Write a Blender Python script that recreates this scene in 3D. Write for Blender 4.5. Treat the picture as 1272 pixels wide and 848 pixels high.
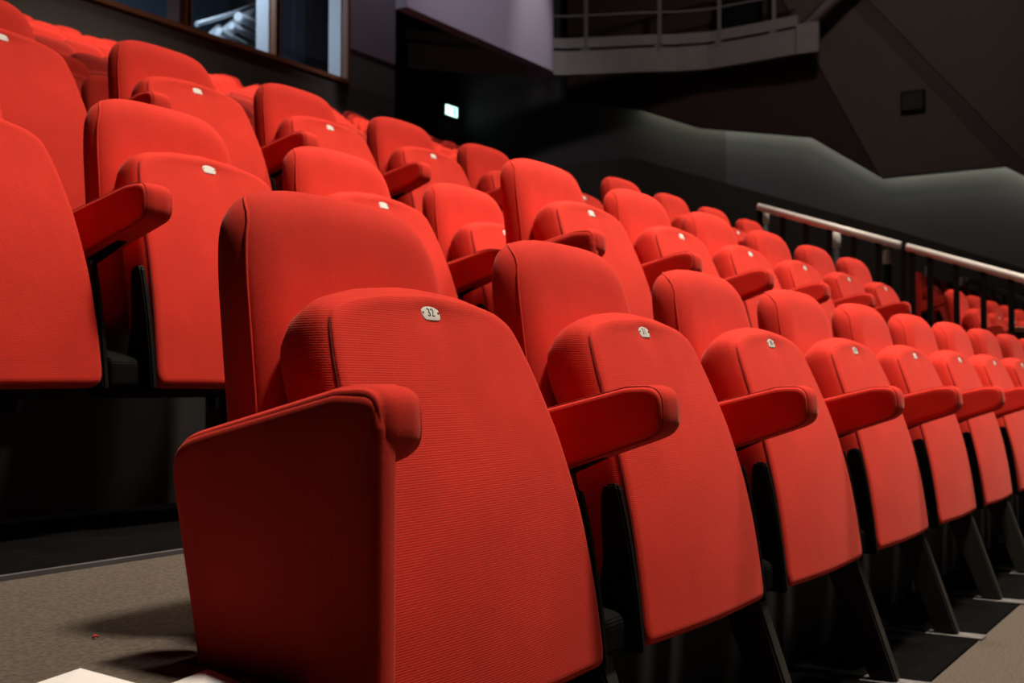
import bpy, bmesh, math, random
from mathutils import Vector, Matrix
random.seed(7)
scene = bpy.context.scene
for o in list(bpy.data.objects): bpy.data.objects.remove(o, do_unlink=True)
C = scene.collection

# ------------------------------------------------------------------ camera, world, lights, exposure
ZC = 0.627                      # camera height above the floor of the front row
PHI, PITCH, FPX = 0.5607, 0.0378, 1500.0
cam_d = bpy.data.cameras.new('camera'); cam = bpy.data.objects.new('camera', cam_d); C.objects.link(cam)
cam_d.sensor_width = 36.0; cam_d.lens = 36.0 * FPX / 1272.0
cam_d.clip_start = 0.02; cam_d.clip_end = 200
cam.location = (0, 0, ZC); cam.rotation_euler = (math.pi/2 + PITCH, 0, PHI - math.pi/2)
cam_d.dof.use_dof = True; cam_d.dof.focus_distance = 1.45; cam_d.dof.aperture_fstop = 10.0
scene.camera = cam

world = bpy.data.worlds.new('world'); scene.world = world; world.use_nodes = True
world.node_tree.nodes['Background'].inputs[0].default_value = (1.0, 0.9, 0.8, 1)
world.node_tree.nodes['Background'].inputs[1].default_value = 0.002
vs = scene.view_settings
vs.view_transform = 'Standard'; vs.look = 'None'; vs.gamma = 1.0; vs.use_curve_mapping = False
vs.exposure = 0.30

def aim_spot(name, loc, target, energy, size=0.5, color=(1, .86, .72), angle=75, blend=.6):
    d = bpy.data.lights.new(name, 'SPOT'); d.energy = energy; d.color = color
    d.spot_size = math.radians(angle); d.spot_blend = blend; d.shadow_soft_size = size
    o = bpy.data.objects.new(name, d); C.objects.link(o); o.location = loc
    o.rotation_euler = (Vector(target) - Vector(loc)).to_track_quat('-Z', 'Y').to_euler()
    return o
LIGHTS = [((2.8, -.4, 7.2), (2.5, .45, .5), 1900, .40, 52),      # over the front rows
          ((5.6, .0, 7.2), (5.0, 1.2, .6), 1050, .40, 60),
          ((8.6, .3, 7.2), (8.0, 1.6, .8), 1250, .40, 62),
          ((3.8, 1.9, 7.8), (3.2, 2.9, 1.2), 620, .40, 56),
          ((8.6, 5.2, 9.2), (8.6, 7.4, 3.0), 3000, .50, 80),
          ((6.0, -4.6, 7.6), (4.2, 1.2, .8), 110, .50, 60)]       # front-of-house, lower angle
for (l, t, e, r_, a) in LIGHTS: aim_spot('house_or_fill_spot', l, t, e, r_, angle=a)
aim_spot('house_or_fill_spot', (12.5, 3.5, 9.4), (20.0, 7.0, 6.4), 400, .5, (1, .88, .80), 95, .9)   # added fill, stands in for ambient spill on the side wall and gallery

# ------------------------------------------------------------------ materials
def newmat(name):
    m = bpy.data.materials.new(name); m.use_nodes = True
    return m, m.node_tree.nodes, m.node_tree.links, m.node_tree.nodes['Principled BSDF']
def plain(name, col, rough=.6, metal=0.0, noise=0.0, scale=30, bump=0.0, spec=None):
    m, n, l, b = newmat(name)
    b.inputs['Base Color'].default_value = (*col, 1); b.inputs['Roughness'].default_value = rough
    b.inputs['Metallic'].default_value = metal
    if spec is not None: b.inputs['Specular IOR Level'].default_value = spec
    if noise or bump:
        tc = n.new('ShaderNodeTexCoord'); nz = n.new('ShaderNodeTexNoise')
        nz.inputs['Scale'].default_value = scale; nz.inputs['Detail'].default_value = 6
        l.new(tc.outputs['Object'], nz.inputs['Vector'])
        if noise:
            mx = n.new('ShaderNodeMix'); mx.data_type = 'RGBA'
            mx.inputs[6].default_value = (*[c*(1-noise) for c in col], 1); mx.inputs[7].default_value = (*[min(1, c*(1+noise)) for c in col], 1)
            l.new(nz.outputs['Fac'], mx.inputs[0]); l.new(mx.outputs[2], b.inputs['Base Color'])
        if bump:
            bp = n.new('ShaderNodeBump'); bp.inputs['Strength'].default_value = bump; bp.inputs['Distance'].default_value = .003
            l.new(nz.outputs['Fac'], bp.inputs['Height']); l.new(bp.outputs['Normal'], b.inputs['Normal'])
    return m
def fabric(name, col, ribs):
    m, n, l, b = newmat(name)
    tc = n.new('ShaderNodeTexCoord')
    nz = n.new('ShaderNodeTexNoise'); nz.inputs['Scale'].default_value = 430; nz.inputs['Detail'].default_value = 3
    big = n.new('ShaderNodeTexNoise'); big.inputs['Scale'].default_value = 9; big.inputs['Detail'].default_value = 4
    l.new(tc.outputs['Object'], nz.inputs['Vector']); l.new(tc.outputs['Object'], big.inputs['Vector'])
    mx = n.new('ShaderNodeMix'); mx.data_type = 'RGBA'
    mx.inputs[6].default_value = (*[c*.60 for c in col], 1); mx.inputs[7].default_value = (*[min(1, c*1.40) for c in col], 1)
    add = n.new('ShaderNodeMath'); add.operation = 'ADD'; add.inputs[1].default_value = 0
    mul = n.new('ShaderNodeMath'); mul.operation = 'MULTIPLY'; mul.inputs[1].default_value = .5
    l.new(nz.outputs['Fac'], add.inputs[0]); l.new(big.outputs['Fac'], add.inputs[1]); l.new(add.outputs[0], mul.inputs[0])
    l.new(mul.outputs[0], mx.inputs[0]); l.new(mx.outputs[2], b.inputs['Base Color'])
    b.inputs['Roughness'].default_value = .9; b.inputs['Specular IOR Level'].default_value = .15
    b.inputs['Sheen Weight'].default_value = .14; b.inputs['Sheen Roughness'].default_value = .35
    b.inputs['Sheen Tint'].default_value = (1, .45, .38, 1)
    h = nz.outputs['Fac']
    if ribs:
        wv = n.new('ShaderNodeTexWave'); wv.bands_direction = 'Z'; wv.inputs['Scale'].default_value = 118
        wv.inputs['Distortion'].default_value = 1.2; wv.inputs['Detail'].default_value = 2; wv.inputs['Detail Scale'].default_value = 3
        l.new(tc.outputs['Object'], wv.inputs['Vector'])
        a2 = n.new('ShaderNodeMath'); a2.operation = 'ADD'
        l.new(wv.outputs['Fac'], a2.inputs[0]); l.new(nz.outputs['Fac'], a2.inputs[1]); h = a2.outputs[0]
    bp = n.new('ShaderNodeBump'); bp.inputs['Strength'].default_value = .27; bp.inputs['Distance'].default_value = .0006
    l.new(h, bp.inputs['Height']); l.new(bp.outputs['Normal'], b.inputs['Normal'])
    return m
def emit(name, col, strength):
    m, n, l, b = newmat(name)
    b.inputs['Base Color'].default_value = (*col, 1)
    b.inputs['Emission Color'].default_value = (*col, 1); b.inputs['Emission Strength'].default_value = strength
    return m
RED = (.63, .034, .020)
M = dict(
    red=fabric('red_wool', RED, False), redrib=fabric('red_ribbed_wool', RED, True),
    seam2=plain('red_arm_piping', (.30, .012, .008), .95), seam=plain('seam_shade_red', (.16, .006, .004), .95),
    black=plain('black_steel', (.006, .006, .0055), .55, 0, .3, 60, 0, .14), matte=plain('matte_black_steel', (.006, .006, .0055), .75, 0, .3, 60, 0, .05), blackleg=plain('black_leg_paint', (.022, .020, .017), .55, 0, .35, 40, 0, .3),
    tag=plain('white_tag', (.78, .76, .70), .35), ink=plain('tag_ink', (.02, .02, .02), .5), screw=plain('steel_screw', (.55, .56, .58), .25, 1),
    carpet=plain('brown_grey_carpet', (.098, .082, .066), .95, 0, .75, 160, .9, .1),
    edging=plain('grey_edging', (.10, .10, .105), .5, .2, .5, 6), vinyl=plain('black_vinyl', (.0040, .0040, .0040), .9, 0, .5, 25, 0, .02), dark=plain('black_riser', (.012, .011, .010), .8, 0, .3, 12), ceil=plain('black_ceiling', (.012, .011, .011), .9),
    chrome=plain('worn_steel', (.80, .77, .73), .4, .0, .12, 50), scuff=plain('scuffed_plate', (.19, .185, .18), .5, .3, .7, 60),
    wallbrown=plain('dark_brown_wall', (.052, .045, .038), .8, 0, .12, 3), purple=plain('mauve_wall', (.20, .175, .215), .75, 0, .06, 4),
    olive=plain('olive_grey_wall', (.075, .070, .058), .85, 0, .1, 5),
    wood=plain('brown_wood', (.17, .060, .022), .5, 0, .35, 18), jamb=plain('white_jamb', (.72, .74, .78), .6),
    wallgrey2=plain('dark_grey_side_wall', (.050, .047, .052), .85, 0, .08, 2), wallgrey=plain('grey_side_wall', (.082, .078, .094), .85, 0, .08, 2), upbrown=plain('brown_acoustic_panel', (.075, .060, .050), .9, 0, .12, 3),
    maroon=plain('maroon_acoustic_panel', (.035, .018, .016), .9, 0, .15, 3), updark=plain('dark_acoustic_panel', (.052, .040, .035), .9, 0, .12, 3),
    dado=plain('dark_dado', (.040, .034, .028), .9, 0, .15, 5), fascia=plain('grey_fascia', (.20, .19, .185), .7, 0, .1, 5),
    rail=plain('grey_rail', (.16, .15, .15), .5), box=plain('black_box', (.004, .004, .004), .8, 0, 0, 30, 0, .1),
    booth=plain('booth_blue_wall', (.05, .07, .10), .8, 0, .1, 3), beam=plain('white_beam', (.75, .78, .82), .5), curtain=plain('dark_blue_curtain', (.035, .045, .07), .9),
    beige=plain('beige_cap', (.42, .36, .28), .7), paper=plain('white_paper', (.82, .80, .78), .7), lint=plain('red_lint', (.6, .05, .03), .9),
    exit=emit('exit_panel', (.62, 1.0, .90), 2.0), exitgreen=emit('exit_green', (.05, .55, .38), 1.2), led=emit('red_led', (1.0, .08, .04), 1.5))
mg, n_, l_, b_ = newmat('booth_glass')
n_.remove(b_); mixs = n_.new('ShaderNodeMixShader'); tr = n_.new('ShaderNodeBsdfTransparent'); gl = n_.new('ShaderNodeBsdfGlossy')
tr.inputs[0].default_value = (.82, .88, .92, 1); gl.inputs['Roughness'].default_value = .03; mixs.inputs[0].default_value = .07
l_.new(tr.outputs[0], mixs.inputs[1]); l_.new(gl.outputs[0], mixs.inputs[2]); l_.new(mixs.outputs[0], n_['Material Output'].inputs[0])
M['glass'] = mg

# ------------------------------------------------------------------ helpers
def link(name, me, mat=None, parent=None, smooth=False):
    o = bpy.data.objects.new(name, me); C.objects.link(o)
    if mat is not None and not me.materials: me.materials.append(mat)
    if parent is not None: o.parent = parent
    if smooth:
        for p in me.polygons: p.use_smooth = True
    return o
def tag(o, label, cat, group=None):
    o['label'] = label; o['category'] = cat
    if group: o['group'] = group
    return o
def struct(o): o['kind'] = 'structure'; return o
def empty(name, loc=(0, 0, 0), rz=0):
    o = bpy.data.objects.new(name, None); C.objects.link(o); o.location = loc; o.rotation_euler = (0, 0, rz); o.empty_display_size = .05
    return o
def mesh(name, vs_, fs, mat=None):
    me = bpy.data.meshes.new(name); me.from_pydata([tuple(v) for v in vs_], [], fs); me.update()
    bm = bmesh.new(); bm.from_mesh(me); bmesh.ops.recalc_face_normals(bm, faces=bm.faces); bm.to_mesh(me); bm.free()
    if mat: me.materials.append(mat)
    return me
def boxes(name, bl, mat=None, bevel=0.0):
    bm = bmesh.new()
    for (x0, x1, y0, y1, z0, z1) in bl:
        r = bmesh.ops.create_cube(bm, size=1)
        for v in r['verts']:
            v.co = Vector(((x0+x1)/2+v.co.x*(x1-x0), (y0+y1)/2+v.co.y*(y1-y0), (z0+z1)/2+v.co.z*(z1-z0)))
    if bevel: bmesh.ops.bevel(bm, geom=list(bm.edges), offset=bevel, segments=2, affect='EDGES', profile=.5)
    me = bpy.data.meshes.new(name); bm.to_mesh(me); bm.free()
    if mat: me.materials.append(mat)
    return me
def prism(name, pts, axis, lo, hi, mat=None, bevel=0.0):
    """pts: 2D outline, extruded along axis ('x': pts=(y,z); 'y': (x,z); 'z': (x,y)); lo/hi numbers"""
    def mk(p, d): return (d, p[0], p[1]) if axis == 'x' else ((p[0], d, p[1]) if axis == 'y' else (p[0], p[1], d))
    n = len(pts); V = [mk(p, lo) for p in pts]+[mk(p, hi) for p in pts]
    F = [list(range(n)), list(range(n, 2*n))]+[[i, (i+1) % n, n+(i+1) % n, n+i] for i in range(n)]
    me = mesh(name, V, F)
    if bevel:
        bm = bmesh.new(); bm.from_mesh(me); bmesh.ops.bevel(bm, geom=list(bm.edges), offset=bevel, segments=2, affect='EDGES'); bm.to_mesh(me); bm.free()
    if mat: me.materials.append(mat)
    return me
def tube(name, path, r, mat=None, seg=10, cap=True):
    V = []; F = []; path = [Vector(p) for p in path]
    for i, p in enumerate(path):
        d = (path[min(i+1, len(path)-1)]-path[max(i-1, 0)]).normalized()
        a = d.orthogonal().normalized() if abs(d.z) > .95 else d.cross(Vector((0, 0, 1))).normalized()
        b = d.cross(a).normalized(); rr = r[i] if isinstance(r, (list, tuple)) else r
        for k in range(seg):
            t = 2*math.pi*k/seg; V.append(p+(a*math.cos(t)+b*math.sin(t))*rr)
    for i in range(len(path)-1):
        for k in range(seg):
            F.append([i*seg+k, i*seg+(k+1) % seg, (i+1)*seg+(k+1) % seg, (i+1)*seg+k])
    if cap: F += [list(range(seg)), list(range((len(path)-1)*seg, len(path)*seg))]
    me = mesh(name, V, F, mat)
    for p in me.polygons: p.use_smooth = len(p.vertices) == 4
    return me
def densify(pts, step):
    out = []
    n = len(pts)
    for i in range(n):
        a = Vector(pts[i]); b = Vector(pts[(i+1) % n]); k = max(1, int((b-a).length/step+.5))
        for j in range(k): out.append(a.lerp(b, j/k))
    return out
def smooth_loop(pts, it, keep=()):
    for _ in range(it):
        n = len(pts); pts = [pts[i]*.5+(pts[i-1]+pts[(i+1) % n])*.25 for i in range(n)]
    return pts
def fillet(pts, radii, seg=6):
    """round each corner of a closed polygon with its own radius"""
    out = []; n = len(pts)
    for i in range(n):
        p = Vector(pts[i]); a = (Vector(pts[i-1])-p); b = (Vector(pts[(i+1) % n])-p); r = radii[i]
        if r <= 0: out.append(p); continue
        ang = a.angle(b); t = min(r/math.tan(ang/2), a.length*.48, b.length*.48)
        p0 = p+a.normalized()*t; p1 = p+b.normalized()*t
        for k in range(seg+1):
            s = k/seg; out.append((p0*(1-s)+p*s)*(1-s)+(p*(1-s)+p1*s)*s)
    return out
def pillow(name, loop, prof, cap_rings, fmap, mat=None, surf=None, back_scale=None):
    """closed padded body: loop = 2D outline; prof = [(inset, depth)] from the front edge to the back edge;
    cap_rings = scales for the inner front rings; surf(a,b) -> extra depth offset; fmap(a,b,d) -> xyz"""
    n = len(loop); c = sum(loop, Vector((0, 0)))/n
    nor = []
    area = sum(loop[i].x*loop[(i+1) % n].y-loop[(i+1) % n].x*loop[i].y for i in range(n)); sg = 1 if area > 0 else -1
    for i in range(n):
        d = (loop[(i+1) % n]-loop[i-1]).normalized(); nor.append(Vector((d.y, -d.x))*sg)
    V = []; F = []
    def ring(pts, d):
        i0 = len(V)
        for p in pts: V.append(fmap(p.x, p.y, d+(surf(p.x, p.y) if surf else 0), d))
        return i0
    first = [loop[i]-nor[i]*prof[0][0] for i in range(n)]
    rings = []
    V.append(fmap(c.x, c.y, prof[0][1]+(surf(c.x, c.y) if surf else 0), prof[0][1]))
    for s in cap_rings: rings.append(ring([c+(p-c)*s for p in first], prof[0][1]))
    for ins, d in prof: rings.append(ring([loop[i]-nor[i]*ins for i in range(n)], d))
    last = [loop[i]-nor[i]*prof[-1][0] for i in range(n)]
    for s in reversed(cap_rings[len(cap_rings)//2:]): rings.append(ring([c+(p-c)*s for p in last], prof[-1][1]))
    e = len(V); V.append(fmap(c.x, c.y, prof[-1][1]+(surf(c.x, c.y) if surf else 0), prof[-1][1]))
    for k in range(n): F.append([0, rings[0]+k, rings[0]+(k+1) % n]); F.append([e, rings[-1]+(k+1) % n, rings[-1]+k])
    for a, b in zip(rings[:-1], rings[1:]):
        for k in range(n): F.append([a+k, b+k, b+(k+1) % n, a+(k+1) % n])
    me = mesh(name, V, F, mat)
    for p in me.polygons: p.use_smooth = True
    return me
def ring_tube(name, loop3, r, mat, seg=6, closed=True):
    n = len(loop3); V = []; F = []
    for i in range(n):
        d = (loop3[(i+1) % n]-loop3[i-1]).normalized() if closed else (loop3[min(i+1, n-1)]-loop3[max(i-1, 0)]).normalized()
        a = d.orthogonal().normalized() if abs(d.y) > .98 else d.cross(Vector((0, 1, 0))).normalized(); b = d.cross(a).normalized()
        for k in range(seg):
            t = 2*math.pi*k/seg; V.append(loop3[i]+(a*math.cos(t)+b*math.sin(t))*r)
    for i in range(n if closed else n-1):
        j = (i+1) % n
        for k in range(seg): F.append([i*seg+k, i*seg+(k+1) % seg, j*seg+(k+1) % seg, j*seg+k])
    me = mesh(name, V, F, mat)
    for p in me.polygons: p.use_smooth = True
    return me

# ------------------------------------------------------------------ the setting: platforms, walls, gallery
TAGZ = 0.715                     # height of a seat's number tag above its own floor
F2M, F2A, F3B, F3M = 0.374, 0.361, 0.765, 0.792
TF = .945                        # front edge of the second tier
def floorbox(name, *b): return struct(link(name, boxes(name, [b], M['carpet'])))
floorbox('floor', -4, 21, -6, TF, -.3, 0)
struct(link('floor_aisle_landing', boxes('floor_aisle_landing', [(-4, .828, .74, TF, -.3, F2A), (.828, .96, .905, TF, -.3, F2A)], M['carpet'])))
floorbox('floor_second_tier', -4, 2.46, TF, 2.12, -.3, F2A)
floorbox('floor_second_tier_main', 2.46, 21, TF, 1.80, -.3, F2M)
floorbox('floor_second_tier_rear', 2.46, 21, 1.80, 2.12, -.3, F2A)
floorbox('floor_third_tier', -4, 21, 2.12, 3.62, -.3, F3B)
struct(link('floor_step', boxes('floor_step', [(5.02, 21, 2.13, 2.90, F3B-.1, F3M)], M['carpet'])))
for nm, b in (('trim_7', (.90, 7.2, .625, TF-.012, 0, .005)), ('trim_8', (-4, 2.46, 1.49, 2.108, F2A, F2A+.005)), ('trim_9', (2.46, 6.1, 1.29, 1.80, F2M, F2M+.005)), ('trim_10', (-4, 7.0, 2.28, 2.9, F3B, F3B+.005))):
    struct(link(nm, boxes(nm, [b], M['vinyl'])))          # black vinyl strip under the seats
struct(link('trim_11', boxes('trim_11', [(-4, 2.46, 1.478, 1.49, F2A, F2A+.007)], M['edging'])))
CY, CT, CP, CR = 4.04, 1.092, .80, .304       # rear rows: first tag line, first floor, pitch, rise
for i in range(10):
    floorbox('floor_rear_tier', -4, 21, 3.62+i*CP, 3.62+(i+1)*CP+(1.0 if i == 9 else 0), -.3, CT+i*CR)
for (n0, x0, x1, y, z0, z1) in (('trim_1', .96, 2.46, TF, .0, F2A), ('trim_2', 2.46, 21, TF, .0, F2M), ('trim_3', -4, 21, 2.12, F2A, F3B), ('trim_4', -4, 21, 3.62, F3B, CT)):
    struct(link(n0, boxes(n0, [(x0, x1, y-.012, y, z0, z1-.004)], M['dark'])))
YW, YB = 11.5, 10.0
SILL, STRIP, BULK = ZC+.395*YW, ZC+.438*YW, ZC+.525*YB
XM = [5.75, 7.35, 8.95, 10.57, 12.18, 13.70]     # window mullion lines
XE = 14.87
struct(link('wall_back', boxes('wall_back', [(-4, XE, YW, YW+.3, CT+9*CR, SILL-.06), (-4, XM[0], YW, YW+.3, SILL-.06, 10)], M['wallbrown'])))
struct(link('wall_back_end', boxes('wall_back_end', [(XM[-1]+.05, XE, YW, YW+.3, SILL-.06, STRIP)], M['olive'])))
struct(link('wall_back_upper', boxes('wall_back_upper', [(XM[-1]+.05, XE, YW-.01, YW+.3, STRIP, 10), (XM[0], XM[-1]+.05, YW, YW+.3, 8.2, 10)], M['purple'])))
struct(link('trim_5', boxes('trim_5', [(XM[0], XM[-1]+.05, YW-.05, YW+.3, SILL-.06, SILL)], M['wood'])))
struct(link('wall_back_recess', boxes('wall_back_recess', [(XE-.2, 21, 14.0, 14.3, CT+9*CR-.4, 10)], M['ceil'])))
struct(link('ceiling', boxes('ceiling', [(-4, 21, -6, 15.2, 10, 10.2)], M['ceil'])))
# bulkhead with rounded end over the dark opening
bx1 = 1.763*YB
pl = [(13.2, YB), (bx1-.55, YB)]+[(bx1-.55+.55*math.sin(t), YB+.55-.55*math.cos(t)) for t in [k*math.pi/16 for k in range(1, 9)]]+[(bx1, YB+.7), (bx1-.2, YB+.7), (bx1-.25, YB+.2), (13.2, YB+.2)]
o = struct(link('wall_bulkhead', prism('wall_bulkhead', pl, 'z', BULK, 10, M['purple'])))

# booth windows
for i in range(len(XM)-1):
    x0, x1 = XM[i], XM[i+1]
    w = struct(empty('window_%d' % (i+1), (x0, YW, SILL)))
    link('window_frame', boxes('window_frame', [(0, .07, -.04, .08, 0, 3.6), (x1-x0-.02, x1-x0+.05, -.04, .08, 0, 3.6)], M['wood']), parent=w)
    link('jamb', boxes('jamb', [(x1-x0-.04, x1-x0+.02, .08, .31, 0, 3.6)], M['jamb']), parent=w)
    link('pane', boxes('pane', [(.07, x1-x0-.04, .02, .03, 0, 3.6)], M['glass']), parent=w)
# the room behind the glass
struct(link('wall_booth', boxes('wall_booth', [(4, XE-.1, 15.0, 15.1, 4, 10), (4, XE, YW+.31, 15, SILL-.5, SILL-.4)], M['booth'])))
struct(link('wall_booth_end', boxes('wall_booth_end', [(XE-.1, XE, YW+.3, 15.1, SILL-.5, 10)], M['ceil'])))
struct(link('ceiling_booth', boxes('ceiling_booth', [(4, XE, YW+.5, 15, 7.35, 7.45)], M['booth'])))
bl = bpy.data.lights.new('booth_lamp', 'AREA'); bl.energy = 75; bl.size = .8; bl.color = (.78, .88, 1)
bo = bpy.data.objects.new('booth_lamp', bl); C.objects.link(bo); bo.location = (10.9, 12.6, 7.2); bo.rotation_euler = (0, math.radians(-25), 0)
def ray_y(px, py, Y):
    a = (px-636)/FPX; Z = Y/(math.sin(PHI)-a*math.cos(PHI)); return Vector((Z*(math.cos(PHI)+a*math.sin(PHI)), Y, ZC+(481-py)/FPX*Z))
bb = empty('ceiling_frame', ray_y(280, 70, 13.0))
for pp, r_ in (([(238, 66), (252, 46), (268, 30)], .05), ([(252, 72), (264, 48), (288, 28), (322, 6)], .10), ([(268, 34), (300, 52), (322, 66)], .05), ([(284, 28), (325, 48)], .05), ([(292, 16), (325, 32)], .07), ([(262, 44), (295, 62), (325, 74)], .04), ([(240, 26), (280, 14), (318, 0)], .035)):
    pts = [ray_y(x, y_, 12.8+.3*i)-bb.location for i, (x, y_) in enumerate(pp)]
    link('beam', tube('beam', pts, r_, M['beam'], 8), parent=bb)
tag(bb, 'white tubular roof beams behind the booth glass', 'beams')
cu = []
for k in range(61): cu.append((12.85+k*.029, 12.3+.05*math.sin(k*.9)))
cl = cu+[(x, y+.02) for x, y in reversed(cu)]
tag(link('curtain', prism('curtain', cl, 'z', SILL-.39, 7.3, M['curtain'])), 'dark blue pleated curtain behind the booth glass', 'curtain')

# side wall, zigzag cove, acoustic panels
XS = 20.0
struct(link('wall_right', boxes('wall_right', [(XS+.35, XS+.6, -6, 8.23, 0, 10)], M['wallgrey'])))
struct(link('wall_right_recess', boxes('wall_right_recess', [(XS+.345, XS+.6, 8.23, 14.3, 0, 10)], M['wallgrey2'])))
ZIG = [(11.3, 5.5), (9.8, 5.13), (8.64, 4.66), (6.57, 4.26), (5.37, 3.445), (3.46, 3.455), (2.0, 2.55), (-1.2, 2.7), (-6, 1.9)]
ZIG = [(y, z+ZC) for y, z in ZIG]
def yz(px, py, X=XS):
    a = (px-636)/FPX; Z = X/(math.cos(PHI)+a*math.sin(PHI)); return (Z*(math.sin(PHI)-a*math.cos(PHI)), ZC+(481-py)/FPX*Z)
# upper slab, in three acoustic panels split along the diagonals
def up(p, q, z=9.98):                           # where the line p-q reaches the height z
    t = (z-p[1])/(q[1]-p[1]); return (p[0]+(q[0]-p[0])*t, z)
mid = tuple(ZIG[5][i]+(ZIG[6][i]-ZIG[5][i])*.45 for i in (0, 1))
d1 = up(ZIG[5], yz(1060, 0)); d2 = up(mid, (mid[0]+(d1[0]-ZIG[5][0])*.8, mid[1]+(d1[1]-ZIG[5][1])*.8))
e1top = up(ZIG[4], yz(985, 10))
panels = [('acoustic_panel', 'maroon', [(11.3, 9.98), ZIG[0], ZIG[1], ZIG[2], ZIG[3], ZIG[4], e1top], 0.0, 'maroon angular acoustic panel above the lit cove under the gallery'),
          ('acoustic_panel', 'upbrown', [e1top, ZIG[4], ZIG[5], d1], -.05, 'brown angular acoustic panel carrying the square black box'),
          ('acoustic_panel', 'updark', [d1, ZIG[5], mid, d2], -.02, 'narrow dark slanted acoustic panel between two brown ones'),
          ('acoustic_panel', 'upbrown', [d2, mid, ZIG[6], ZIG[7], ZIG[8], (-6, 9.98)], -.05, 'brown acoustic panel sloping away beside the narrow dark panel')]
for nm, mt, pts, dx, lab in panels:
    tag(link(nm, prism(nm, pts, 'x', XS+dx, XS+.12, M[mt])), lab, 'wall panel')
for a, b in zip(ZIG[1:-1], ZIG[2:]):
    d = bpy.data.lights.new('cove_light_strip', 'AREA'); d.shape = 'RECTANGLE'
    L = math.hypot(a[0]-b[0], a[1]-b[1]); d.size = L; d.size_y = .08; d.energy = 2.7*L; d.color = (.95, 1.0, .70)
    oo = bpy.data.objects.new('cove_light_strip', d); C.objects.link(oo)
    oo.location = (XS+.2, (a[0]+b[0])/2, (a[1]+b[1])/2+.2)
    dirv = Vector((0, b[0]-a[0], b[1]-a[1])).normalized(); down = Vector((.25, 0, -1)); down = (down-dirv*down.dot(dirv)).normalized()
    zz = -down; yy = zz.cross(dirv); oo.rotation_euler = Matrix((dirv, yy, zz)).transposed().to_euler()
dd = [yz(780, 192), yz(893, 223), yz(1112, 284), yz(1272, 332), (0, .9), (-6, .6), (-6, 0), (12, 0), (12, yz(780, 192)[1])]
struct(link('trim_6', prism('trim_6', dd, 'x', XS+.2, XS+.35, M['dado'])))
yb, zb = yz(1139, 124, XS-.05)
sb = empty('wall_speaker', (XS-.05, yb, zb)); tag(sb, 'small square black box fixed on the brown wall panel', 'speaker')
link('housing', boxes('housing', [(-.09, 0, -.19, .19, -.17, .17)], M['box'], .01), parent=sb); link('grille', boxes('grille', [(-.098, -.09, -.165, .165, -.145, .145)], M['dark'], .003), parent=sb)

# gallery in the far corner
GZ = ZC+5.53
GP = [(16.6, 12.6), (17.6, 11.8), (18.57, 10.53), (18.85, 9.9), (19.1, 9.27), (19.38, 8.75), (19.55, 8.2), (19.52, 7.4), (19.45, 6.57)]
def strip(name, path, off0, off1, z0, z1, mat):
    ns = []
    for i, p in enumerate(path):
        a = Vector(path[max(i-1, 0)]); b = Vector(path[min(i+1, len(path)-1)]); d = (b-a).normalized(); ns.append(Vector((-d.y, d.x)))
    V = []; F = []
    for p, n in zip(path, ns):
        p = Vector(p)
        for o_, z in ((off0, z0), (off1, z0), (off1, z1), (off0, z1)): q = p+n*o_; V.append((q.x, q.y, z))
    for i in range(len(path)-1):
        for k in range(4): F.append([i*4+k, i*4+(k+1) % 4, (i+1)*4+(k+1) % 4, (i+1)*4+k])
    F += [[0, 1, 2, 3], [len(V)-4+k for k in range(4)]]
    return mesh(name, V, F, mat)
g = empty('gallery', (18.6, 10.5, GZ)); g['kind'] = 'structure'
inv = Matrix.Translation((-18.6, -10.5, -GZ))
def gpart(name, me): me.transform(inv); return link(name, me, parent=g)
gpart('lower_fascia', strip('lower_fascia', GP, -.12, .0, GZ, GZ+.42, M['fascia']))
gpart('upper_fascia', strip('upper_fascia', GP, -.02, .06, GZ+.50, GZ+.68, M['fascia']))
gpart('deck', strip('deck', GP, .0, .8, GZ+.34, GZ+.42, M['box']))
for zz, rr in ((1.08, .022), (1.45, .025)):
    gpart('rail', tube('rail', [(x, y, GZ+zz) for x, y in GP], rr, M['rail'], 8))
for (x, y) in [(18.72, 10.2), (19.23, 9.0), (19.535, 8.0), (19.5, 7.0), (17.9, 11.4)]:
    gpart('post', boxes('post', [(x-.03, x+.03, y-.03, y+.03, GZ+.25, GZ+1.47)], M['rail'], .006))
    gpart('bracket', boxes('bracket', [(x-.12, x+.02, y-.05, y+.05, GZ+.36, GZ+.5)], M['rail'], .006))
# sloping end of the gallery up to the roof
q0 = (19.45, 6.57)
gpart('end_fascia', strip('end_fascia', [q0, (19.46, 6.2)], -.1, .0, GZ, GZ+.5, M['fascia']))
gpart('raking_beam', tube('raking_beam', [(19.5, 6.5, GZ+.42), (19.5, 5.2, GZ+1.5), (19.5, 4.4, GZ+2.3)], .13, M['fascia'], 4))
eq = empty('equipment_case', (19.25, 7.75, GZ+.42)); tag(eq, 'black equipment case with two red lights on the gallery edge', 'equipment')
link('case', boxes('case', [(.30, .66, -.4, .35, 0, .75)], M['box'], .02), parent=eq)
for k in (0, .16): link('indicator', boxes('indicator', [(.275, .30, .05+k, .11+k, .2, .24)], M['led']), parent=eq)
aim_spot('wall_wash_or_fill_spot', (16.3, 8.9, 9.3), (16.62, 10.0, 6.3), 420, .06, (1, .92, .95), 32, 1.0)
aim_spot('wall_wash_or_fill_spot', (12.5, 6.5, 8.8), (14.8, 10.0, 6.4), 620, .3, (1, .88, 1), 62, 1.0)
aim_spot('wall_wash_or_fill_spot', (14.0, 11.12, 9.2), (14.2, 11.5, 5.2), 220, .1, (1, .88, .97), 70, 1.0)  # added unseen fill that brightens the wall strip behind the bulkhead
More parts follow.
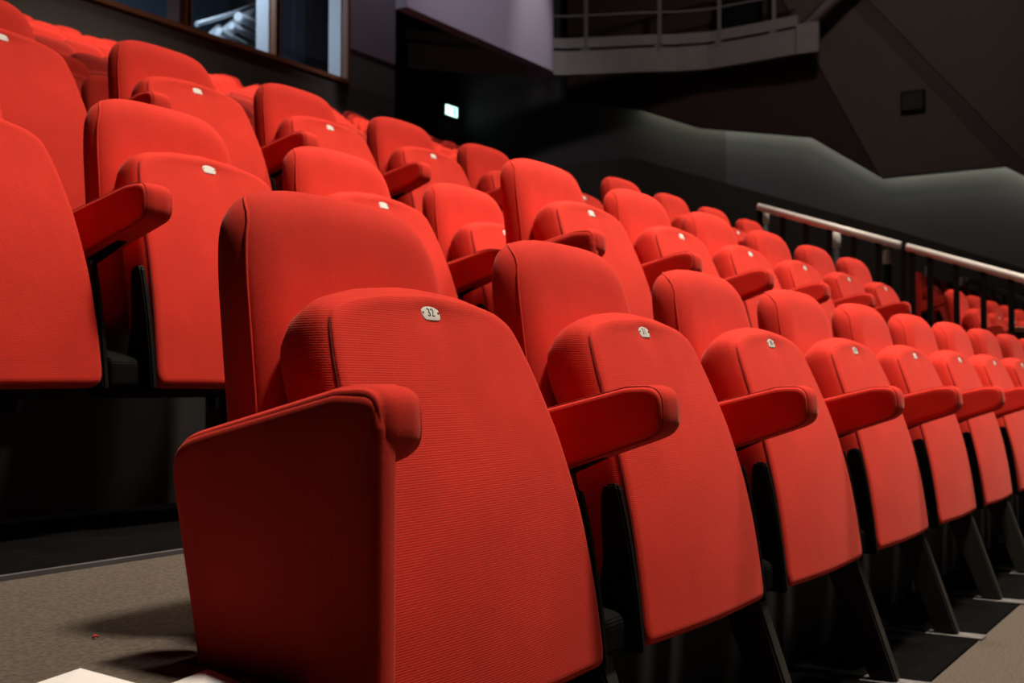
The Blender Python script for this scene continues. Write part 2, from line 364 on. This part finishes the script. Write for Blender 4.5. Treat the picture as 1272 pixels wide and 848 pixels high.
aim_spot('wall_wash_or_fill_spot', (10.8, 10.1, 9.2), (10.8, 11.5, 4.9), 150, .2, (1, .88, .8), 95, 1.0)  # added unseen fill for the wall below the sill and the window frames

# exit sign in the dark opening
zex = ZC+.4013*13.9
ax = (560-636)/FPX; Xex = 13.9*(math.cos(PHI)+ax*math.sin(PHI))/(math.sin(PHI)-ax*math.cos(PHI))
ex = empty('exit_sign', (Xex, 13.9, zex)); tag(ex, 'glowing white-green emergency exit sign in the dark opening', 'sign')
link('housing', boxes('housing', [(-.24, .24, 0, .09, -.12, .2)], M['box'], .01), parent=ex)
link('light_panel', boxes('light_panel', [(-.2, .2, -.012, 0, -.11, .09)], M['exit']), parent=ex)
link('pictogram', boxes('pictogram', [(.06, .14, -.016, -.012, -.09, .07), (-.1, -.02, -.016, -.012, -.02, .02)], M['exitgreen']), parent=ex)

# ------------------------------------------------------------------ the chair (local origin on the floor under its number tag; x along the row, y to the back)
def T(x, y, z): return (x, y, z+TAGZ)
def yf(x, z):                                   # front face of the tipped-up seat
    t = min(max(-z/.445, -.1), 1); return -.12*t-.022*math.sin(math.pi*max(t, 0))+.125*x*x+.0045*math.exp(-(x/.030)**2-((z+.002)/.022)**2)
pan_half = [(0, .024), (.09, .019), (.150, .009), (.177, -.003), (.187, -.020), (.198, -.06), (.212, -.14), (.222, -.25), (.228, -.36), (.230, -.43), (.222, -.447), (0, -.449)]
loop = [Vector(p) for p in pan_half]+[Vector((-x, z)) for x, z in reversed(pan_half[1:-1])]
loop = smooth_loop(densify(loop, .010), 1)
pan_prof = [(.012, 0), (.005, .002), (.0025, .0045), (.0035, .0065), (.0005, .010), (-.003, .020), (-.004, .04), (-.002, .062), (.006, .080), (.020, .092), (.040, .096)]
def pan_map(a, b, d, d0=0):                      # the padding behind the seam drops away at the top corners
    w = min(max((b+.16)/.16, 0), 1); w = w*w*(3-2*w)
    return T(a, d, b-w*.036*min(d0/.085, 1.1)**2*min(abs(a)/.175, 1.2)**1.6+w*.005*math.sin(min(d0/.09, 1)*math.pi))
ME = {}
ME['seat_cushion'] = pillow('seat_cushion', loop, pan_prof, [.15, .35, .55, .70, .80, .85, .89, .92, .95, .98], pan_map, M['redrib'], yf)
# seam line as a thin tube, its colour darkened for shade in the crease
cN = sum(loop, Vector((0, 0)))/len(loop)
ME['seat_seam'] = ring_tube('seat_seam', [Vector(T(p.x*.986, yf(p.x, p.y)+.0058, p.y*.986-.003)) for p in loop if p.y < -.008 and p.x < 0][::1], .0020, M['seam'], closed=False)
back_half = [(0, .150), (.08, .148), (.130, .140), (.160, .122), (.178, .088), (.188, .03), (.194, -.06), (.198, -.20), (.200, -.32), (.185, -.34), (0, -.34)]
bloop = [Vector(p) for p in back_half]+[Vector((-x, z)) for x, z in reversed(back_half[1:-1])]
bloop = smooth_loop(densify(bloop, .014), 3)
def yb_(x, z): return .117+.13*z-.02*math.cos(min(abs(z+.1)/.3, 1)*math.pi/2)
back_prof = [(.042, -.004), (.028, -.002), (.015, .003), (.007, .0085), (.002, .0130), (.0, .018), (-.002, .026), (-.003, .040), (-.001, .052), (.005, .063), (.014, .071), (.026, .077), (.04, .080)]
ME['backrest'] = pillow('backrest', bloop, back_prof, [.2, .45, .7, .88], lambda a, b, d, d0=0: T(a, d, b), M['red'], yb_)
def back_pipe(sx):
    pts = []
    for p in bloop:
        if p.x*sx <= .100 or p.y < -.31: continue
        k = min(max((p.y-.098)/.045, 0), 1); dd = .0150+.045*k*k
        ins = next(a[0]+(b[0]-a[0])*(dd-a[1])/(b[1]-a[1]) for a, b in zip(back_prof, back_prof[1:]) if a[1] <= dd <= b[1])
        d = (p-Vector((0, p.y-.05))).normalized() if p.y > .09 else Vector((sx, 0))
        q = p-d*ins; pts.append((p.y, Vector(T(q.x, yb_(p.x, p.y)+dd, q.y))))
    pts.sort(key=lambda q: q[0]); return [q for _, q in pts]
ME['back_piping_l'] = ring_tube('back_piping_l', back_pipe(-1), .0021, M['red'], closed=False)
ME['back_piping_r'] = ring_tube('back_piping_r', back_pipe(1), .0021, M['red'], closed=False)
# armrest: outline in (y, z)
arm = fillet([(.070, -.232), (.087, -.139), (-.125, -.088), (-.177, -.086), (-.180, -.148)], [.015, .034, .06, .034, .030], 7)
aloop = smooth_loop(densify([tuple(p) for p in arm], .010), 1)
AW = .068
arm_prof = [(.009, 0), (.004, .0012), (.0018, .004), (.0028, .0062), (.0, .009), (-.002, .024), (-.002, AW-.024), (0, AW-.009), (.0028, AW-.0062), (.0018, AW-.004), (.004, AW-.0012), (.009, AW)]
ME['armrest'] = pillow('armrest', aloop, arm_prof, [.3, .6, .85], lambda a, b, d, d0=0: T(-.29-AW/2+d, a, b), M['red'])
ME['arm_piping'] = ring_tube('arm_piping', [Vector(T(-.29-AW/2+.0060, p.x, p.y)) for p in aloop], .0010, M['seam2'])
ME['arm_mount'] = prism('arm_mount', [(.07, -.222+TAGZ), (-.11, -.160+TAGZ), (-.11, -.171+TAGZ), (.015, -.225+TAGZ), (.03, -.40+TAGZ), (.07, -.40+TAGZ)], 'x', -.302, -.278, M['black'])
# padded end panel
ep = fillet([(-.02, -.712), (.052, -.33), (.093, -.144), (-.125, -.093), (-.172, -.094), (-.178, -.125), (-.178, -.712)], [.01, .3, .040, .06, .02, .02, .01], 7)
eloop = smooth_loop(densify([tuple(p) for p in ep], .014), 1)
ep_prof = [(.012, 0), (.005, .0016), (.0015, .005), (0, .010), (0, .026), (.004, .032), (.012, .034)]
ME['end_panel'] = pillow('end_panel', eloop, ep_prof, [.2, .4, .6, .8, .93], lambda a, b, d, d0=0: T(-.29-AW/2-.004+d, a, b), M['red'])
# black side plates on the seat
def plate(sx):
    fr = [(yf(.22, z)+.003, z) for z in (-.453, -.38, -.32, -.27, -.228)]
    rr = [(yf(.22, -.222)+.006, -.222), (yf(.22, -.224)+.024, -.224), (yf(.22, -.232)+.032, -.232), (yf(.22, -.26)+.040, -.26), (yf(.22, -.33)+.050, -.33), (yf(.22, -.44)+.090, -.453)]
    pts = [(y, z+TAGZ) for y, z in fr+rr]
    lo, hi = (.2290, .2420) if sx > 0 else (-.2420, -.2290)
    return prism('side_plate', pts, 'x', lo, hi, M['black'], .003)
ME['side_plate_l'] = plate(-1); ME['side_plate_r'] = plate(1)
ME['hinge_bracket'] = prism('hinge_bracket', [(p.x, p.y+TAGZ) for p in fillet([(-.092, -.446), (-.092, -.398), (-.02, -.380), (.03, -.380), (.03, -.446)], [.004, .016, .01, .01, .004], 4)], 'x', -.322, -.258, M['matte'], .0025)
# leg: leaning square tube, under the arm
def leg_mesh():
    t = [(-.078, -.446), (-.005, -.446), (-.110, -TAGZ+.008), (-.168, -TAGZ+.008)]
    return prism('leg', [(y, z+TAGZ) for y, z in t], 'x', -.308, -.272, M['blackleg'], .004)
ME['leg'] = leg_mesh()
ME['riser_arm'] = boxes('riser_arm', [(-.31, -.27, .0, .255, TAGZ-.445, TAGZ-.385), (-.33, -.25, .235, .255, TAGZ-.50, TAGZ-.33)], M['black'], .003)
ME['floor_glint_plate'] = boxes('floor_glint_plate', [(-.318, -.262, -.228, -.09, 0, .006)], M['scuff'], .002)  # pale plate added in place of bright scuffs and glints on the floor
ME['stretcher'] = boxes('stretcher', [(-.256, .254, .02, .05, TAGZ-.47, TAGZ-.43)], M['black'], .004)
# number tag: small bevelled plate lying on the seat face
nrm_t = Vector((0, -1, .42)).normalized(); up_t = Vector((0, .42, 1)).normalized()
def on_tag(u, w, d): p = Vector((0, .0040, .000))+Vector((u, 0, 0))+up_t*w+nrm_t*d; return Vector(T(*p))
tl = [Vector(p) for p in fillet([(-.0178, -.0100), (.0178, -.0100), (.0178, .0100), (-.0178, .0100)], [.0075]*4, 6)]
ME['number_tag'] = pillow('number_tag', tl, [(.001, .0016), (.0003, .0014), (0, .0008), (0, -.002)], [.5], lambda a, b, d, d0=0: tuple(on_tag(a, b, d)), M['tag'])
def screw_mesh():
    V = []; F = []
    for s in (-1,):
        for k in range(10):
            t = 2*math.pi*k/10; V.append(on_tag(.0150+.0016*math.cos(t), .0016*math.sin(t), .0017))
        for k in range(10):
            t = 2*math.pi*k/10; V.append(on_tag(.0150+.0012*math.cos(t), .0012*math.sin(t), .0023))
    F = [[k, (k+1) % 10, 10+(k+1) % 10, 10+k] for k in range(10)]+[list(range(10, 20))]
    return mesh('screw', V, F, M['screw'])
ME['screw'] = screw_mesh()
def digits_mesh(txt):
    cv = bpy.data.curves.new('digits', 'FONT'); cv.body = txt; cv.size = .0150; cv.align_x = 'CENTER'; cv.align_y = 'CENTER'; cv.extrude = .00012
    ob = bpy.data.objects.new('digits', cv); C.objects.link(ob)
    dg = bpy.context.evaluated_depsgraph_get(); me = bpy.data.meshes.new_from_object(ob.evaluated_get(dg))
    bpy.data.objects.remove(ob, do_unlink=True); bpy.data.curves.remove(cv)
    for v in me.vertices: v.co = on_tag(v.co.x, v.co.y, .0018+v.co.z)
    me.materials.clear(); me.materials.append(M['ink']); return me

def chair(loc, label, group=None, end=False, digits=None, detail=2, arm=True, legs=True):
    t = empty('tip_up_chair', loc); tag(t, label, 'chair', group)
    sc = link('seat', ME['seat_cushion'], parent=t)
    if detail: link('seam', ME['seat_seam'], parent=sc)
    bk = link('backrest', ME['backrest'], parent=t)
    if detail: link('piping', ME['back_piping_l'], parent=bk); link('piping', ME['back_piping_r'], parent=bk)
    if arm:
        ar = link('armrest', ME['armrest'], parent=t)
        if detail and not end: link('piping', ME['arm_piping'], parent=ar)
        if end:
            e_ = link('end_panel', ME['end_panel'], parent=t)
        else:
            link('arm_mount', ME['arm_mount'], parent=t)
        link('hinge_bracket', ME['hinge_bracket'], parent=t)
        if legs:
            lg = link('leg', ME['leg'], parent=t)
            if detail: link('floor_glint_plate', ME['floor_glint_plate'], parent=lg)
        else: link('riser_arm', ME['riser_arm'], parent=t)
    if detail:
        link('side_plate', ME['side_plate_l'], parent=t); link('side_plate', ME['side_plate_r'], parent=t)
        link('stretcher', ME['stretcher'], parent=t)
        tg = link('number_tag', ME['number_tag'], parent=t); tg['label'] = 'small white number plate'
        s1_ = link('screw', ME['screw'], parent=tg); s2_ = link('screw', ME['screw'], parent=tg); s2_.location.x = -.0300
        if digits: link('digits', digits_mesh(digits), parent=tg)
    return t
ORD = ['first', 'second', 'third', 'fourth', 'fifth', 'sixth', 'seventh', 'eighth', 'ninth', 'tenth', 'eleventh', 'twelfth', 'thirteenth', 'fourteenth']
S = .58
# front row
for k in range(11):
    lab = 'red tip-up chair with seat plate 32 and a padded end panel down to the floor' if k == 0 else 'red tip-up chair in the front row, %s from its padded end panel' % ORD[k]
    chair((1.167+S*k, .845, 0), lab, 'front row chairs', end=(k == 0), digits=str(32-k) if k < 4 else None)
# second row of the main block
for k in range(6):
    lab = 'red tip-up end chair of the second row, its whole side bare to the aisle' if k == 0 else 'red tip-up chair in the second row behind the front row, %s from its bare end' % ORD[k]
    chair((2.821+S*k, 1.519, F2M), lab, 'second row chairs', end=(k == 0))
# third row of the main block
for k in range(4):
    lab = 'red tip-up chair in the third row beneath the stair handrail, %s from its left end' % ORD[k] if False else 'red tip-up chair half hidden behind the second row, %s counting towards the stair handrail' % ORD[k]
    chair((5.33+S*k, 2.55, F3M), lab, 'third row chairs')
# side block near the aisle carpet
for k, dx, dy in ((0, 0, 0), (1, 0, 0), (2, 0, 0), (3, .035, .03)):
    lab = 'red tip-up chair above the aisle carpet, %s in the row starting nearest the leaflets' % ORD[k]
    chair((1.188+S*k+dx, 1.847+dy, F2A), lab, 'lower side row chairs', legs=False)
for k in range(0, 6):
    lab = 'red tip-up chair in the upper side row, %s counting towards the exit sign' % ORD[k]
    chair((1.862+S*k-(.055 if k == 0 else 0), 2.602, F3B), lab, 'upper side row chairs', legs=False)
# the block beyond the stair
for k in range(8):
    chair((7.95+S*k, 1.519, F2M), 'red tip-up chair behind the beige-capped parapet, %s from the stair railing' % ORD[k], 'chairs beyond the railing', detail=1)
for k in range(7):
    chair((11.1+S*k, 2.50, F3M), 'red tip-up chair in the upper row beyond the stairs, %s from the stair railing' % ORD[k], 'upper chairs beyond the railing', detail=1)
# rear rows
nr = 0
for i in range(9):
    Y = CY+i*CP; xa, xb = (Y+.1)*.66, (Y+.1)*1.47
    k0 = int(xa/S); off = (i % 2)*S/2
    x = k0*S+off
    while x < xb:
        chair((x, Y, CT+i*CR), 'small distant red chair in the %s rear row below the booth windows' % ORD[i], '%s rear row chairs' % ORD[i], detail=0); x += S; nr += 1

# ------------------------------------------------------------------ railings
XR = 7.37
hr = empty('stair_handrail', (XR, 2.75, F3M)); tag(hr, 'steel stair handrail on black flat balusters descending past the second row', 'handrail')
def hp(name, me): me.transform(Matrix.Translation((-XR, -2.75, -F3M))); return link(name, me, parent=hr)
ra, rb = (2.752, 1.152+ZC), (1.854, .846+ZC)
sl = (ra[1]-rb[1])/(ra[0]-rb[0])
def rz(y): return ra[1]-(ra[0]-y)*sl
hp('top_rail', tube('top_rail', [(XR, 2.765, rz(2.765)), (XR, 1.868, rz(1.868))], .024, M['chrome'], 12))
hp('top_rail', tube('top_rail', [(XR, 1.835, rz(1.835)), (XR, .35, rz(.35))], .024, M['chrome'], 12))
def fl(y): return F3M if y > 2.12 else (F2M if y > TF else 0)
y = 2.75; ys = []
while y > .4: ys.append(y); y -= .15
ys += [1.80]
for y in ys:
    hp('baluster', boxes('baluster', [(XR-.012, XR+.012, y-.016, y+.016, fl(y), rz(y)-.015)], M['black'], .003))
hp('bottom_rail', tube('bottom_rail', [(XR, 2.7, rz(2.7)-.80), (XR, .4, rz(.4)-.80)], .016, M['black'], 8))
for k, X in enumerate((8.19, 9.88, 11.45, 13.1, 14.75)):
    Y = 3.03; zt = ZC+.427*Y
    s_ = empty('barrier_post', (X, Y, F3B)); tag(s_, 'black barrier post with a bright rounded top, %s from the stair handrail' % ORD[k], 'post', 'barrier posts')
    h = zt-F3B
    link('tube', tube('tube', [(0, 0, 0), (0, 0, h-.14)], .038, M['black'], 12), parent=s_)
    link('cap', tube('cap', [(0, 0, h-.14), (0, 0, h-.05), (0, 0, h-.02), (0, 0, h-.004), (0, 0, h)], [.039, .039, .033, .018, .004], M['chrome'], 12), parent=s_)
    link('base_plate', boxes('base_plate', [(-.07, .07, -.07, .07, 0, .01)], M['black']), parent=s_)
br = empty('barrier_rail', (14.85, 3.03, F3B)); tag(br, 'pale horizontal barrier rail running on from the posts past the far seats', 'handrail')
zt = ZC+.42*3.03-F3B
link('top_rail', tube('top_rail', [(0.05, 0, zt), (5.0, 0, zt)], .032, M['chrome'], 10), parent=br)
for k in range(6): link('baluster', boxes('baluster', [(.1+k*.8, .13+k*.8, -.015, .015, 0, zt-.02)], M['black']), parent=br)
pw = empty('parapet', (7.45, 1.20, F2M)); tag(pw, 'low dark parapet with a beige cap in front of the far seats', 'parapet')
link('wall', boxes('wall', [(0, 5.5, 0, .05, 0, .57)], M['dark']), parent=pw); link('cap', boxes('cap', [(0, 5.5, -.02, .07, .57, .60)], M['beige'], .004), parent=pw)

# ------------------------------------------------------------------ small things on the aisle carpet
def on_floor(px, py, z):
    Z = (ZC-z)*FPX/(py-481); a = (px-636)/FPX
    return (Z*(math.cos(PHI)+a*math.sin(PHI)), Z*(math.sin(PHI)-a*math.cos(PHI)))
def leaflet(name, apex, l, r, size, label):
    ax_, ay_ = on_floor(*apex, F2A); o = empty(name, (ax_, ay_, F2A)); tag(o, label, 'leaflet', 'leaflets on the carpet')
    for (px, py) in (l, r):
        bx_, by_ = on_floor(px, py, F2A); v = Vector((bx_-ax_, by_-ay_)); v = v.normalized()*size
        w = Vector((-.55, -.45)).normalized()*.07
        P = [Vector((0, 0)), v, v+w, w]
        V = [(p.x, p.y, .002+(.006 if i in (0, 3) else 0)) for i, p in enumerate(P)]+[(p.x, p.y, .0005+(.006 if i in (0, 3) else 0)) for i, p in enumerate(P)]
        link('page', mesh('page', V, [[0, 1, 2, 3], [4, 5, 6, 7]]+[[i, (i+1) % 4, 4+(i+1) % 4, 4+i] for i in range(4)], M['paper']), parent=o)
leaflet('leaflet', (105, 837), (60, 849), (165, 848), .10, 'white folded leaflet lying on the aisle carpet')
leaflet('leaflet', (262, 838), (214, 849), (300, 846), .045, 'white folded leaflet half hidden behind the padded end panel')
lx, ly = on_floor(123, 791, F2A)
tag(link('lint_scrap', tube('lint_scrap', [(lx-.003, ly, F2A+.002), (lx, ly+.001, F2A+.004), (lx+.003, ly-.001, F2A+.002)], .0014, M['lint'], 6)), 'tiny red scrap of lint on the aisle carpet', 'lint')
